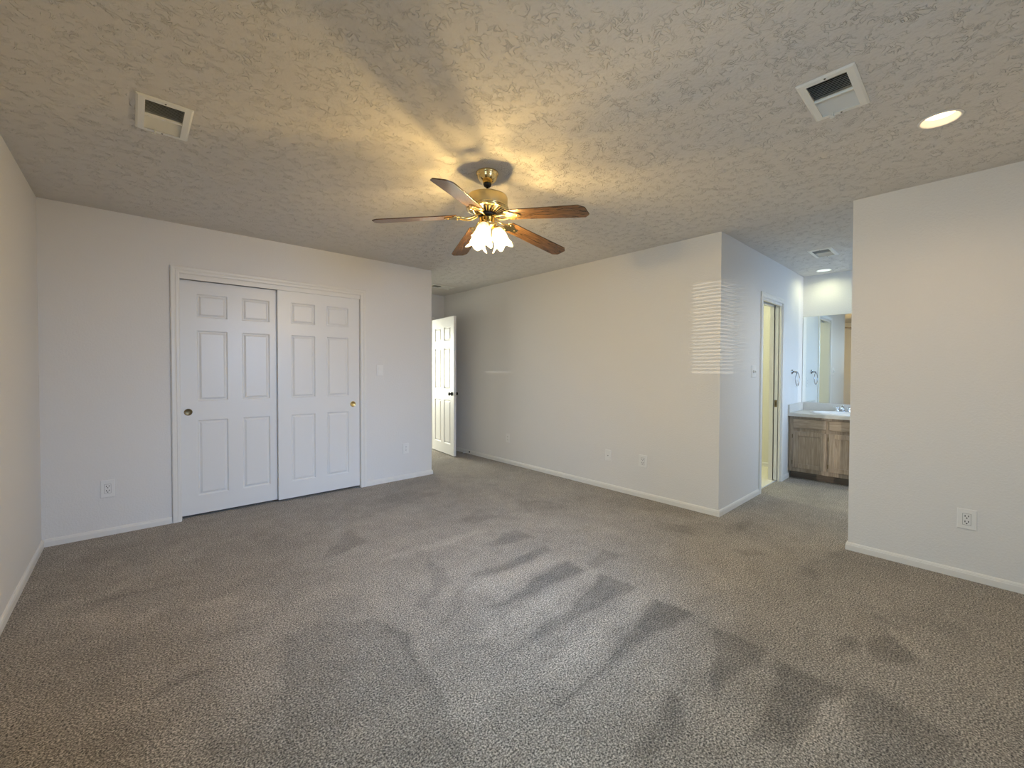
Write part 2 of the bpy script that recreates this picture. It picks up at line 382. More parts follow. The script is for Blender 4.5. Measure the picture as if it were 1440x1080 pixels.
# ceiling with openings for the registers and recessed lamps
VENTS = [  # centre, half sizes of the opening, rotation (long axis), label
    ((2.213, 0.427), 0, 'white ceiling vent between the fan and the glowing recessed light'),
    ((0.118, 2.620), 1, 'white ceiling vent near the left wall'),
    ((5.075, 1.042), 0, 'white ceiling vent over the vanity alcove'),
    ((3.225, 5.180), 0, 'white ceiling vent above the open entry door')]
CANS = [((2.790, 0.126), 'round recessed ceiling light glowing warm above the right wall'),
        ((5.962, 1.218), 'small recessed ceiling light glowing cool white above the mirror'),
        ((4.55, 0.42), 'recessed ceiling light of the alcove hidden behind the right wall')]
def cut(o0, holes):
    xs = sorted({o0[0], o0[1], *[h[0] for h in holes], *[h[1] for h in holes]})
    ys = sorted({o0[2], o0[3], *[h[2] for h in holes], *[h[3] for h in holes]})
    for xa, xb in zip(xs, xs[1:]):
        for ya, yb in zip(ys, ys[1:]):
            c = ((xa+xb)/2, (ya+yb)/2)
            if not any(h[0] < c[0] < h[1] and h[2] < c[1] < h[3] for h in holes): yield xa, xb, ya, yb
holes = []
for (x, y), r, _l in VENTS:
    a, b = (.145, .068) if not r else (.068, .145); holes.append((x-a, x+a, y-b, y+b))
for (x, y), _l in CANS: holes.append((x-.085, x+.085, y-.085, y+.085))
bm = bmesh.new(); vd = {}
def V(x, y):
    k = (round(x, 4), round(y, 4))
    if k not in vd: vd[k] = bm.verts.new((x, y, H))
    return vd[k]
for xa, xb, ya, yb in cut((XL-.12, 6.32, AB-.1, HB+.1), holes):
    bm.faces.new((V(xa, ya), V(xa, yb), V(xb, yb), V(xb, ya)))
for (x, y), _l in CANS:                    # round cut-outs
    sq = [(-1, -1), (1, -1), (1, 1), (-1, 1)]
    ci = [bm.verts.new((x+.0665*math.cos(PI*k/16-PI*.75), y+.0665*math.sin(PI*k/16-PI*.75), H)) for k in range(32)]
    co = [V(x+a*.085, y+b*.085) for a, b in sq]
    for s_ in range(4):
        for k in range(8):
            i0_, i1_ = ci[s_*8+k], ci[(s_*8+k+1) % 32]
            bm.faces.new((co[s_] if k < 4 else co[(s_+1) % 4], i1_, i0_))
        bm.faces.new((co[s_], co[(s_+1) % 4], ci[s_*8+4]))
ce = struct('ceiling', bm, M_CEIL, 'white ceiling with a knockdown plaster texture')
sm = ce.modifiers.new('thick', 'SOLIDIFY'); sm.thickness = .04; sm.offset = -1
for p in ce.data.polygons:
    if p.normal.z > 0: p.flip()

T = .12
struct('wall_left', boxes((XL-T, XL, YB-T, SWN[0], 0, H), (XL-T, XL, SWN[1], YF+.75, 0, H), (XL-T, XL, *SWN, 0, Z0), (XL-T, XL, *SWN, Z1, H)), M_WALL, 'plain off-white wall along the left edge')
OX0, OX1, OZ = 0.280, 1.772, 2.040        # closet opening
struct('wall_far', boxes((XL, OX0, YF, YF+T, 0, H), (OX1, XE, YF, YF+T, 0, H), (OX0, OX1, YF, YF+T, OZ, H)), M_WALL, 'off-white wall holding the sliding closet doors')
struct('wall_closet', boxes((XL, XE-T, YF+.72, YF+.75, 0, H), (XE-T, XE, YF+T, YV, 0, H)), M_WALL, 'inner walls of the closet behind the sliding doors')
struct('wall_right', boxes((XR, XR+T, YA, YV, 0, H)), M_WALL, 'long off-white wall facing the left wall')
DX0, DX1, DZ = 2.685, 3.462, 2.045        # entry doorway
struct('wall_entry', boxes((XE, DX0, YV, YV+T, 0, H), (DX1, XR+T, YV, YV+T, 0, H), (DX0, DX1, YV, YV+T, DZ, H)), M_WALL, 'short wall around the entry doorway')
struct('wall_hall', boxes((1.5, 1.55, YV+T, HB, 0, H), (1.5, XE, YV+T-.04, YV+T, 0, H), (4.2, 4.25, YV, HB, 0, H), (1.5, HWN[0], HB, HB+T, 0, H), (HWN[1], 4.25, HB, HB+T, 0, H),
       (HWN[0], HWN[1], HB, HB+T, 0, .7), (HWN[0], HWN[1], HB, HB+T, 2.0, H)), M_WALL, 'walls of the hall beyond the entry doorway')
struct('wall_near', boxes((XR, XR+T, YB-T, YE, 0, H)), M_WALL, 'off-white wall at the right edge, ending beside the vanity alcove')
struct('wall_back', boxes((XL, WIN[0], YB-T, YB, 0, H), (WIN[1], XR, YB-T, YB, 0, H), (*WIN, YB-T, YB, 0, Z0), (*WIN, YB-T, YB, Z1, H)), M_WALL, 'wall behind the camera with the bedroom window')
# wall with the pocket door: solid, then a header, then two skins around the pocket
PX0, PX1, PZ = 4.712, 5.372, 2.000
struct('wall_vanity', boxes((XR+T, PX0, YA, YA+T, 0, H), (PX0, PX1, YA, YA+T, PZ+.03, H), (PX1, XM+T, YA, YA+.022, 0, H), (PX1, XM+T, YA+.092, YA+T, 0, H), (PX1+.68, XM+T, YA+.022, YA+.092, 0, H)),
       M_WALL, 'off-white side wall of the vanity alcove with the pocket doorway')
struct('wall_mirror', boxes((XM, XM+T, AB, YA, 0, H)), M_WALL, 'end wall of the alcove behind the vanity mirror')
struct('wall_alcove', boxes((XR+T, ALW[0], AB-T, AB, 0, H), (ALW[1], XM, AB-T, AB, 0, H), (*ALW, AB-T, AB, 0, .95), (*ALW, AB-T, AB, Z1-.1, H)), M_WALL, 'hidden back wall of the vanity alcove with its window')
struct('wall_bathroom', boxes((6.08, 6.14, YA+T, 4.0, 0, H), (XR+T, 6.14, 3.95, 4.0, 0, H)), M_BATH, 'pale yellow lit wall inside the bathroom doorway')

def window(name, x0, x1, y, z0, z1, label, s=1, rail=True):
    """s=+1: outside is toward -y"""
    yo = y - s*.07
    ya, yb = sorted((yo-.02, yo+.02)); f = .04; zm = (z0+z1)/2
    w = struct(name, boxes((x0, x0+f, ya, yb, z0, z1), (x1-f, x1, ya, yb, z0, z1), (x0+f, x1-f, ya, yb, z0, z0+f), (x0+f, x1-f, ya, yb, z1-f, z1), *([(x0+f, x1-f, ya, yb, zm-.02, zm+.02)] if rail else [])), M_PVC, label)
    obj('pane', boxes((x0+f, x1-f, yo-.002, yo+.002, z0+f, zm-.02), (x0+f, x1-f, yo-.002, yo+.002, zm+.02, z1-f)), M_GLASS, w)
    ya, yb = sorted((y+s*.001, y+s*.05))
    obj('window_sill', boxes((x0-.03, x1+.03, ya, yb, z0-.025, z0)), M_WHITE, w)
window('window_1', *WIN, YB, Z0, Z1, 'white bedroom window behind the camera', rail=False)
window('window_2', *ALW, AB, .95, Z1-.1, 'white window in the hidden end of the vanity alcove')
window('window_3', *HWN, HB, .7, 2.0, 'white window at the end of the hall', -1)
w4 = struct('window_4', boxes((XL-.09, XL-.05, SWN[0], SWN[0]+.04, Z0, Z1), (XL-.09, XL-.05, SWN[1]-.04, SWN[1], Z0, Z1), (XL-.09, XL-.05, SWN[0]+.04, SWN[1]-.04, Z0, Z0+.04), (XL-.09, XL-.05, SWN[0]+.04, SWN[1]-.04, Z1-.04, Z1), (XL-.09, XL-.05, SWN[0]+.04, SWN[1]-.04, 1.63, 1.67)), M_PVC, 'white side window in the left wall beside the camera')
obj('pane', boxes((XL-.072, XL-.068, SWN[0]+.04, SWN[1]-.04, Z0+.04, 1.63), (XL-.072, XL-.068, SWN[0]+.04, SWN[1]-.04, 1.67, Z1-.04)), M_GLASS, w4)
def blind(label, a0, a1, xy, turn, tilt):
    """horizontal slats in a reveal; local x along the window, local y into the room"""
    bl = tag(empty('window_blind', (*xy, Z1), turn), label, 'blind')
    bm = bmesh.new(); w_, c_, s_ = (a1-a0)/2-.012, math.cos(tilt), math.sin(tilt)
    n_ = int((Z1-Z0-.06)/.031)
    for k in range(n_):
        z = -(.045+k*.031)
        p = [(-.017*c_, -.017*s_), (.017*c_, .017*s_)]
        v = [bm.verts.new((sx*w_, q[0], z+q[1]+dz)) for dz in (-.0006, .0006) for q in p for sx in (-1, 1)]
        for f in ((0, 1, 3, 2), (4, 6, 7, 5), (0, 4, 5, 1), (2, 3, 7, 6), (0, 2, 6, 4), (1, 5, 7, 3)): bm.faces.new([v[i] for i in f])
    obj('slats', bm, M_WHITE, bl)
    obj('headrail', boxes((-w_, w_, -.02, .02, -.03, -.001)), M_WHITE, bl)
    return bl
blind('open horizontal slat blind in the window behind the camera', *WIN, ((WIN[0]+WIN[1])/2, YB-.024), 0, math.radians(-31))
blind('unseen nearly closed slat blind added to keep sun out of the side window', *SWN, (XL-.024, (SWN[0]+SWN[1])/2), -PI/2, math.radians(-75))  # out-of-view blind added so the sun makes no second patch on the long wall

# ------------------------------------------------------------------ baseboards and casings
BP = [(0, 0), (.012, 0), (.012, .036), (.0095, .041), (.0095, .045), (.005, .052), (0, .054)]   # (out, up)
def base_run(name, label, a, b, nrm, ea=0, eb=0):
    a, b, n = Vector((*a, 0)), Vector((*b, 0)), Vector((*nrm, 0)); t = (b-a).normalized()
    bm = bmesh.new()
    A = [bm.verts.new(a + n*(o+.0005) + Vector((0, 0, z+.001)) - t*(ea*o)) for o, z in BP]
    B = [bm.verts.new(b + n*(o+.0005) + Vector((0, 0, z+.001)) + t*(eb*o)) for o, z in BP]
    bm.faces.new(A); bm.faces.new(B[::-1])
    for i in range(len(BP)): bm.faces.new((A[i], A[(i+1) % len(BP)], B[(i+1) % len(BP)], B[i]))
    return struct(name, bm, M_TRIM, label)
CO0, CO1 = 0.222, 1.825                     # outer edges of the closet casing
base_run('baseboard_left', 'white baseboard along the left wall', (XL, YB), (XL, YF), (1, 0), 0, -1)
base_run('baseboard_far', 'white baseboard left of the closet', (XL, YF), (CO0, YF), (0, -1), -1, 0)
base_run('baseboard_closet', 'white baseboard right of the closet', (CO1, YF), (XE, YF), (0, -1), 0, 1)
base_run('baseboard_closet_end', 'white baseboard round the end of the closet wall', (XE, YF), (XE, YV), (1, 0), 1, 0)
base_run('baseboard_right', 'white baseboard along the long right wall', (XR, YA), (XR, YV), (-1, 0), 1, 0)
base_run('baseboard_vanity', 'white baseboard between the wall corner and the pocket doorway', (XR, YA), (4.655, YA), (0, -1), 1, 0)
base_run('baseboard_alcove', 'short white baseboard between the pocket doorway and the vanity cabinet', (5.43, YA), (5.66, YA), (0, -1))
base_run('baseboard_near', 'cream baseboard along the wall at the right edge', (XR, YB), (XR, YE), (-1, 0), 0, 1)
base_run('baseboard_near_end', 'cream baseboard round the end of the right wall', (XR, YE), (XR+T, YE), (0, 1), 1, 0)
base_run('baseboard_bathroom', 'pale baseboard inside the bathroom', (6.08, YA+T), (6.08, 3.95), (-1, 0))

CP = [(0, 0), (0, .010), (.006, .0135), (.020, .0145), (.026, .012), (.034, .016), (.050, .017), (.057, .013), (.057, 0)]  # across from the opening, out
def casing(name, label, x0, x1, zt, y, s, mat=M_TRIM, w=1.0):
    """mitred casing round an opening; out is s*y"""
    bm = bmesh.new(); rings = []
    for u, o in CP:
        u *= w
        rings.append([bm.verts.new(p) for p in ((x0-u, y+s*(o+.0005), .001), (x0-u, y+s*(o+.0005), zt+u), (x1+u, y+s*(o+.0005), zt+u), (x1+u, y+s*(o+.0005), .001))])
    n = len(rings)
    for i in range(n):
        A, B = rings[i], rings[(i+1) % n]
        for k in range(3): bm.faces.new((A[k], A[k+1], B[k+1], B[k]))
    bm.faces.new([r[0] for r in rings]); bm.faces.new([r[3] for r in rings][::-1])
    return struct(name, bm, mat, label)
casing('trim_1', 'white moulded casing around the sliding closet doors', OX0+.002, OX1-.004, OZ-.002, YF, -1)
casing('trim_2', 'white casing around the pocket doorway', PX0, PX1, PZ+.008, YA, -1, w=.92)
casing('trim_3', 'white casing around the entry doorway', DX0+.01, DX1-.01, DZ-.01, YV, -1)
# closet head track board, jamb liners
struct('trim_4', boxes((OX0+.001, OX1-.001, YF+.002, YF+.020, 1.998, OZ-.001), (OX0+.001, OX0+.006, YF+.002, YF+T-.002, .002, 1.998), (OX1-.006, OX1-.001, YF+.002, YF+T-.002, .002, 1.998)), M_TRIM, 'white track board and jambs above the sliding closet doors')
obj('track', boxes((OX0+.007, OX1-.007, YF+.021, YF+.11, 2.015, 2.035)), M_DUCT, bpy.data.objects['trim_4'])
# pocket doorway: split jambs
struct('trim_5', boxes((PX1-.018, PX1-.001, YA+.001, YA+.024, .002, PZ), (PX1-.018, PX1-.001, YA+.078, YA+T-.001, .002, PZ), (PX0+.001, PX0+.018, YA+.001, YA+T-.001, .002, PZ),
       (PX0+.018, PX1-.018, YA+.001, YA+.026, PZ-.016, PZ+.028), (PX0+.018, PX1-.018, YA+.076, YA+T-.001, PZ-.016, PZ+.028)), M_TRIM, 'white split jambs lining the pocket doorway')
obj('track', boxes((PX0+.02, PX1+.6, YA+.03, YA+.072, PZ+.012, PZ+.028)), M_DUCT, bpy.data.objects['trim_5'])
struct('trim_6', boxes((DX0+.001, DX0+.018, YV+.001, YV+T-.001, .002, DZ-.018), (DX1-.018, DX1-.001, YV+.001, YV+T-.001, .002, DZ-.018), (DX0+.001, DX1-.001, YV+.001, YV+T-.001, DZ-.018, DZ-.001)), M_TRIM, 'white jambs lining the entry doorway')

# ------------------------------------------------------------------ six-panel doors
PXS = [(.113, .328), (.436, .653)]; PZS = [(.155, .798), (.962, 1.562), (1.672, 1.872)]
def panel_door(w, h, t, both=False):
    """slab in local x 0..w, y 0..t (front face at y=0), z 0..h, with moulded raised panels"""
    bm = bmesh.new(); sc = w/.766
    xs = [0] + [v*sc for p in PXS for v in p] + [w]; zs = [0] + [v for p in PZS for v in p] + [h]
    def face(y, flip):
        vv = [[bm.verts.new((x, y, z)) for x in xs] for z in zs]; pan = []
        for j in range(len(zs)-1):
            for i in range(len(xs)-1):
                q = [vv[j][i], vv[j][i+1], vv[j+1][i+1], vv[j+1][i]]
                f = bm.faces.new(q[::-1] if flip else q)
                if i in (1, 3) and j in (1, 3, 5): pan.append(f)
        return vv, pan
    A, pa = face(0, False); B, pb = face(t, True)
    ring = lambda v: v[0] + [r[-1] for r in v[1:]] + v[-1][-2::-1] + [r[0] for r in v[-2:0:-1]]
    ra, rb = ring(A), ring(B)
    for i in range(len(ra)): bm.faces.new((ra[i], rb[i], rb[(i+1) % len(ra)], ra[(i+1) % len(ra)]))
    bm.normal_update()
    for f in pa + (pb if both else []):
        for th, dp in ((.004, -.003), (.009, -.0085), (.008, 0), (.018, .0085), (.003, .0012)):
            bmesh.ops.inset_individual(bm, faces=[f], thickness=th, depth=dp)
    return bm
def knob_lathe(bm, prof, M): return lathe(bm, prof, 24, M)
# matrices that take the lathe axis +Z to -y / +x ...
TOY = Matrix.Rotation(PI/2, 4, 'X')        # +Z -> -Y
def sliding(name, x, y, label, px, pmat, plabel):
    d = struct(name, panel_door(.766, 1.977, .034), M_WHITE, label, loc=(x, y, .021))
    Mx = Matrix.Translation((px, -.0003, .872)) @ TOY
    p = obj('door_pull', lathe(bmesh.new(), [(0, .0005), (.019, .0005), (.0215, .0015), (.0235, .0035), (.0265, .0035), (.0285, .002), (.0290, 0)], 28, Mx), pmat, d, smooth=True)
    tag(p, plabel)
    d['category'] = 'door'
    return d
sliding('door_1', .2865, YF+.058, 'left white six-panel sliding closet door, behind the other, with dark pull', .050, M_BRONZE, 'dark aged brass round pull')
sliding('door_2', .9985, YF+.0205, 'right white six-panel sliding closet door, in front, with bright brass pull', .697, M_BRASS, 'bright brass round pull')
# entry door, swung open against the long wall
d3 = struct('door_3', panel_door(.745, 2.015, .035, True), M_WHITE, 'open white six-panel entry door with black knobs, standing near the long wall')
d3['category'] = 'door'
hx, hy, fx, fy = 3.4515, 5.800, 3.368, 5.062
ang = math.atan2(fy-hy, fx-hx)              # local +x from the hinge to the free edge
d3.location = (hx, hy, .014); d3.rotation_euler = (0, 0, ang)
KP = [(0, .058), (.012, .0575), (.021, .053), (.0255, .045), (.0245, .037), (.017, .030), (.0105, .024), (.0105, .011), (.024, .010), (.030, .006), (.031, 0)]
for s, nm in ((1, 0), (-1, .035)):
    Mx = Matrix.Translation((.685, nm, .895)) @ Matrix.Rotation(s*PI/2, 4, 'X')
    obj('door_knob', lathe(bmesh.new(), KP, 24, Mx), M_BLACK, d3, smooth=True)
obj('latch_plate', boxes((.745, .7462, .006, .029, .866, .924)), M_CHROME, d3)
for z in (.2, 1.0, 1.8): obj('hinge', lathe(bmesh.new(), [(0, 0), (.006, 0), (.006, .09), (0, .09)], 12, Matrix.Translation((-.006, .041, z))), M_BLACK, d3)
# pocket door, slid into its wall so only the edge shows
d4 = struct('door_4', boxes((PX1-.012, PX1+.60, YA+.034, YA+.068, .012, PZ-.005)), M_WHITE, 'white pocket door slid away so only its edge and latch show'); d4['category'] = 'door'
obj('latch_pull', boxes((PX1-.0135, PX1-.0122, YA+.038, YA+.064, .845, .925)), M_BRONZE, d4)
obj('latch_hook', boxes((PX1-.0160, PX1-.0137, YA+.047, YA+.055, .862, .908)), M_BLACK, d4)

# ------------------------------------------------------------------ electrical plates
def plate(w, h, name, loc, rz, label, cat, kind, group=None):
    r = tag(empty(name, loc, rz), label, cat, group)
    bm = bmesh.new(); b = .004
    prof = [(0, w/2, h/2), (.003, w/2, h/2), (.0055, w/2-b, h/2-b)]
    rings = [[bm.verts.new((sx*a, -d_-.0004, sz*c)) for sx, sz in ((-1, -1), (1, -1), (1, 1), (-1, 1))] for d_, a, c in prof]
    for A, B in zip(rings, rings[1:]):
        for k in range(4): bm.faces.new((A[k], A[(k+1) % 4], B[(k+1) % 4], B[k]))
    bm.faces.new(rings[-1]); bm.faces.new(rings[0][::-1])
    obj('cover_plate', bm, M_PLATE, r)
    y = -.0061
    if kind == 'decora_outlet':
        rc = obj('receptacle', boxes((-.0168, .0168, y-.0016, y, -.0335, .0335)), M_PLATE, r, bevel=.0008)
        gp = obj('recess_line', boxes((-.0185, .0185, y-.0002, y+.0004, -.0352, .0352)), M_LINE, r)
        bm = bmesh.new()
        for zc in (.0165, -.0165):
            box(bm, -.0092, -.0055, y-.0022, y-.0014, zc-.002, zc+.0085); box(bm, .0055, .0092, y-.0022, y-.0014, zc-.001, zc+.0085)
            lathe(bm, [(0, .0023), (.0034, .0023), (.0034, .0012), (0, .0012)], 10, Matrix.Translation((0, y+.0001, zc-.0085)) @ TOY)
        obj('slots', bm, M_SLOT, rc)
    elif kind == 'duplex':
        for zc in (.0195, -.0195):
            poly = [(.0165*math.cos(a), max(-.0125, min(.0125, .0165*math.sin(a)))) for a in [2*PI*k/24 for k in range(24)]]
            rc = obj('receptacle', prism(bmesh.new(), poly, 0, .0016, lambda u, v, d: (u, y-d, v+zc)), M_PLATE, r)
            bm = bmesh.new()
            box(bm, -.0078, -.0054, y-.0022, y-.0014, zc-.002, zc+.0065); box(bm, .0054, .0078, y-.0022, y-.0014, zc-.001, zc+.0065)
            lathe(bm, [(0, .0023), (.0025, .0023), (.0025, .0012), (0, .0012)], 10, Matrix.Translation((0, y+.0001, zc-.0075)) @ TOY)
            obj('slots', bm, M_SLOT, rc)
        obj('screw', lathe(bmesh.new(), [(0, .0015), (.002, .0013), (.003, 0)], 12, Matrix.Translation((0, y+.0003, 0)) @ TOY), M_CHROME, r)
    elif kind == 'jack':
        obj('jack', boxes((-.0075, .0075, y-.0025, y, -.006, .006)), M_PLATE, r, bevel=.0006)
        obj('port', boxes((-.005, .005, y-.0031, y-.0024, -.004, .0035)), M_SLOT, r)
        for z in (.035, -.035): obj('screw', lathe(bmesh.new(), [(0, .0015), (.002, .0013), (.003, 0)], 12, Matrix.Translation((0, y+.0003, z)) @ TOY), M_PLATE, r)
    elif kind == 'rocker':
        obj('recess_line', boxes((-.0182, .0182, y-.0002, y+.0004, -.0348, .0348)), M_VENT, r)
        bm = bmesh.new(); prism(bm, [(-.033, 0), (.033, 0), (.033, .005), (0, .0018), (-.033, .0022)], -.0165, .0165, lambda u, v, d: (d, y-v, u))
        obj('rocker', bm, M_PLATE, r)
    elif kind == 'toggles':
        for x in (-.023, .023):
            obj('toggle', prism(bmesh.new(), [(-.005, 0), (.005, 0), (-.004, .014), (-.010, .013)], x-.004, x+.004, lambda u, v, d: (d, y-v, u)), M_PLATE, r)
            obj('toggle_slot', boxes((x-.0055, x+.0055, y-.0003, y+.0004, -.0125, .0125)), M_SLOT, r)
            for z in (.031, -.031): obj('screw', lathe(bmesh.new(), [(0, .0015), (.002, .0013), (.003, 0)], 12, Matrix.Translation((x, y+.0003, z)) @ TOY), M_PLATE, r)
    return r
RW = -PI/2                                  # faces -x
plate(.078, .132, 'power_outlet', (-.148, YF, .353), 0, 'oversized white power outlet on the wall left of the closet', 'outlet', 'decora_outlet')
plate(.073, .118, 'power_outlet', (2.288, YF, .353), 0, 'white power outlet low on the wall right of the closet', 'outlet', 'duplex')
plate(.073, .118, 'light_switch', (1.981, YF, 1.247), 0, 'white rocker light switch on the wall right of the closet', 'switch', 'rocker')
plate(.073, .118, 'power_outlet', (XR, 4.235, .343), RW, 'white power outlet on the long wall nearest the entry door', 'outlet', 'duplex')
plate(.073, .118, 'wall_jack', (XR, 2.617, .356), RW, 'small white phone jack plate on the long wall', 'wall plate', 'jack')
plate(.090, .124, 'power_outlet', (XR, 2.206, .360), RW, 'white outlet on the long wall beside the small jack plate', 'outlet', 'decora_outlet')
plate(.083, .122, 'power_outlet', (XR, .017, .365), RW, 'oversized white power outlet at the right edge above the cream baseboard', 'outlet', 'decora_outlet')
plate(.116, .118, 'light_switch', (4.484, YA, 1.250), 0, 'white double toggle switch beside the pocket doorway', 'switch', 'toggles')
plate(.073, .118, 'power_outlet', (5.975, YA, 1.113), 0, 'white outlet behind the towel ring, seen in the mirror', 'outlet', 'duplex')

# ------------------------------------------------------------------ ceiling registers
def register(loc, label, turned):
    r = tag(empty('ceiling_vent', (*loc, H), PI/2 if turned else 0), label, 'vent', 'two-way ceiling vents')
    if turned: r.rotation_euler = (0, 0, PI/2)
    L2, W2, l2, w2 = .176, .099, .145, .068
    bm = bmesh.new()
    def ring(a, b, z): return [bm.verts.new((sx*a, sy*b, z)) for sx, sy in ((-1, -1), (1, -1), (1, 1), (-1, 1))]
    R = [ring(L2, W2, -.0005), ring(L2, W2, -.003), ring(L2-.008, W2-.008, -.008), ring(l2, w2, -.0085), ring(l2, w2, .012)]
    for A, B in zip(R, R[1:]):
        for k in range(4): bm.faces.new((A[k], A[(k+1) % 4], B[(k+1) % 4], B[k]))
    box(bm, -.004, .004, -w2, w2, -.0095, .012)
    obj('frame', bm, M_VENT, r)
    nl = 11
    for s, nm in ((-1, 'near'), (1, 'far')):
        bm = bmesh.new()
        for k in range(nl):
            x = s*(.010 + k*(.128/(nl-1)))
            # top edge leans toward the middle of the register
            a = math.radians(40 if s < 0 else 64); dx, dz = .0075*math.cos(a)*(-s), .0075*math.sin(a)
            p = [(x-dx, -dz), (x+dx, dz)]
            v = [bm.verts.new((q[0], sy*w2, q[1]+.001)) for q in p for sy in (-1, 1)]
            w_ = [bm.verts.new((q[0]+.0009, sy*w2, q[1]+.0018)) for q in p for sy in (-1, 1)]
            for f in ((v[0], v[1], v[3], v[2]), (w_[0], w_[2], w_[3], w_[1]), (v[0], w_[0], w_[1], v[1]), (v[2], v[3], w_[3], w_[2])): bm.faces.new(f)
        obj('louvers', bm, M_VENT, r)
    bm = bmesh.new()                         # duct boot above
    v = [bm.verts.new((sx*l2, sy*w2, z)) for z in (.013, .16) for sx, sy in ((-1, -1), (1, -1), (1, 1), (-1, 1))]
    for k in range(4): bm.faces.new((v[k], v[(k+1) % 4], v[4+(k+1) % 4], v[4+k]))
    bm.faces.new(v[4:])
    obj('duct', bm, M_DUCT, r)
    for sx in (-1, 1): obj('screw', lathe(bmesh.new(), [(0, -.0105), (.003, -.0100), (.0042, -.0082)], 12, Matrix.Translation((sx*.158, 0, 0))), M_SLOT, r)
    obj('damper_lever', boxes((.134, .152, .026, .030, -.022, -.004), (.146, .153, .022, .040, -.024, -.019)), M_VENT, r)
    return r
for (loc, turned, label) in VENTS: register(loc, label, turned)

# ------------------------------------------------------------------ recessed lights
def can(loc, label, col, es, power, lightcol, trim):
    r = tag(empty('recessed_light', (*loc, H)), label, 'light')
    obj('trim_ring', lathe(bmesh.new(), [(.079, -.0006), (.079, -.003), (.076, -.005), (.071, -.0055), (.0675, -.003), (.0650, .003), (.0560, .0255)], 48), trim, r, smooth=True)
    obj('lens', lathe(bmesh.new(), [(.0555, .0250), (.040, .0230), (0, .0220)], 48), emit('lens_glow', col, es*GLOW), r, smooth=True)
    l = light('lamp', 'SPOT', (0, 0, .012), power, lightcol, spot_size=math.radians(165), spot_blend=.9, shadow_soft_size=.05)
    l.parent = r
    return r
can(*CANS[0], (1.0, .78, .46), 5.0, LP['can'], LC['can'], M_TRIM)
can(*CANS[2], (1.0, .96, .84), 4.0, LP['can3'], LC['can3'], M_WHITE)
can(*CANS[1], (.86, 1.0, .92), 4.0, LP['can2'], LC['can2'], M_WHITE)
# ------------------------------------------------------------------ ceiling fan
FX, FY = 1.572, 2.004
fan = tag(empty('ceiling_fan', (FX, FY, H)), 'brass ceiling fan with five walnut blades and three lit tulip shades', 'ceiling fan')
obj('canopy', lathe(bmesh.new(), [(0, -.0005), (.066, -.0005), (.068, -.006), (.066, -.014), (.062, -.017), (.061, -.024), (.055, -.040), (.044, -.054), (.031, -.063), (.026, -.066), (0, -.066)], 40), M_BRASS, fan, smooth=True)
obj('hanger_ball', lathe(bmesh.new(), [(0, -.060), (.024, -.064), (.0255, -.072), (.021, -.082), (.013, -.088), (0, -.089)], 24), M_BLACK, fan, smooth=True)
obj('downrod', lathe(bmesh.new(), [(0, -.085), (.0075, -.085), (.0075, -.150), (0, -.150)], 16), M_BRASS, fan, smooth=True)
mh = obj('motor_housing', lathe(bmesh.new(), [(0, -.128), (.016, -.128), (.020, -.134), (.066, -.136), (.106, -.140), (.118, -.146), (.1225, -.156), (.123, -.200), (.1225, -.208)], 48), M_BRASS_SATIN, fan, smooth=True)
obj('rim_band', lathe(bmesh.new(), [(.121, -.206), (.127, -.209), (.1285, -.213), (.1265, -.217), (.120, -.219), (.124, -.221), (.1245, -.225), (.119, -.229), (.104, -.231)], 48), M_BRASS, mh, smooth=True)
# vented underside: a dish with raised ribs over dark slots
vd_ = obj('vented_underside', lathe(bmesh.new(), [(.108, -.2305), (.085, -.238), (.060, -.247), (.046, -.249)], 48), M_BLACK, mh, smooth=True)
bm = bmesh.new()
for k in range(30):
    a = 2*PI*k/30; c, s_ = math.cos(a), math.sin(a); wv = .0038
    P_ = [(.1095, -.2325), (.085, -.2405), (.060, -.2495), (.045, -.2515)]
    L_ = [bm.verts.new((c*r-s_*wv*(r/.1), s_*r+c*wv*(r/.1), z)) for r, z in P_]; R_ = [bm.verts.new((c*r+s_*wv*(r/.1), s_*r-c*wv*(r/.1), z)) for r, z in P_]
    for i in range(3): bm.faces.new((L_[i], L_[i+1], R_[i+1], R_[i]))
obj('vent_ribs', bm, M_BRASS, vd_)
obj('flywheel', lathe(bmesh.new(), [(0, -.248), (.058, -.2495), (.060, -.254), (.056, -.263), (.034, -.267), (.0, -.267)], 32), M_BLACK, fan, smooth=True)
obj('switch_housing', lathe(bmesh.new(), [(0, -.265), (.030, -.265), (.046, -.270), (.049, -.276), (.048, -.300), (.052, -.304), (.052, -.310), (.044, -.320), (.030, -.330), (.016, -.336), (.012, -.344), (.006, -.348), (0, -.349)], 36), M_BRASS, fan, smooth=True)
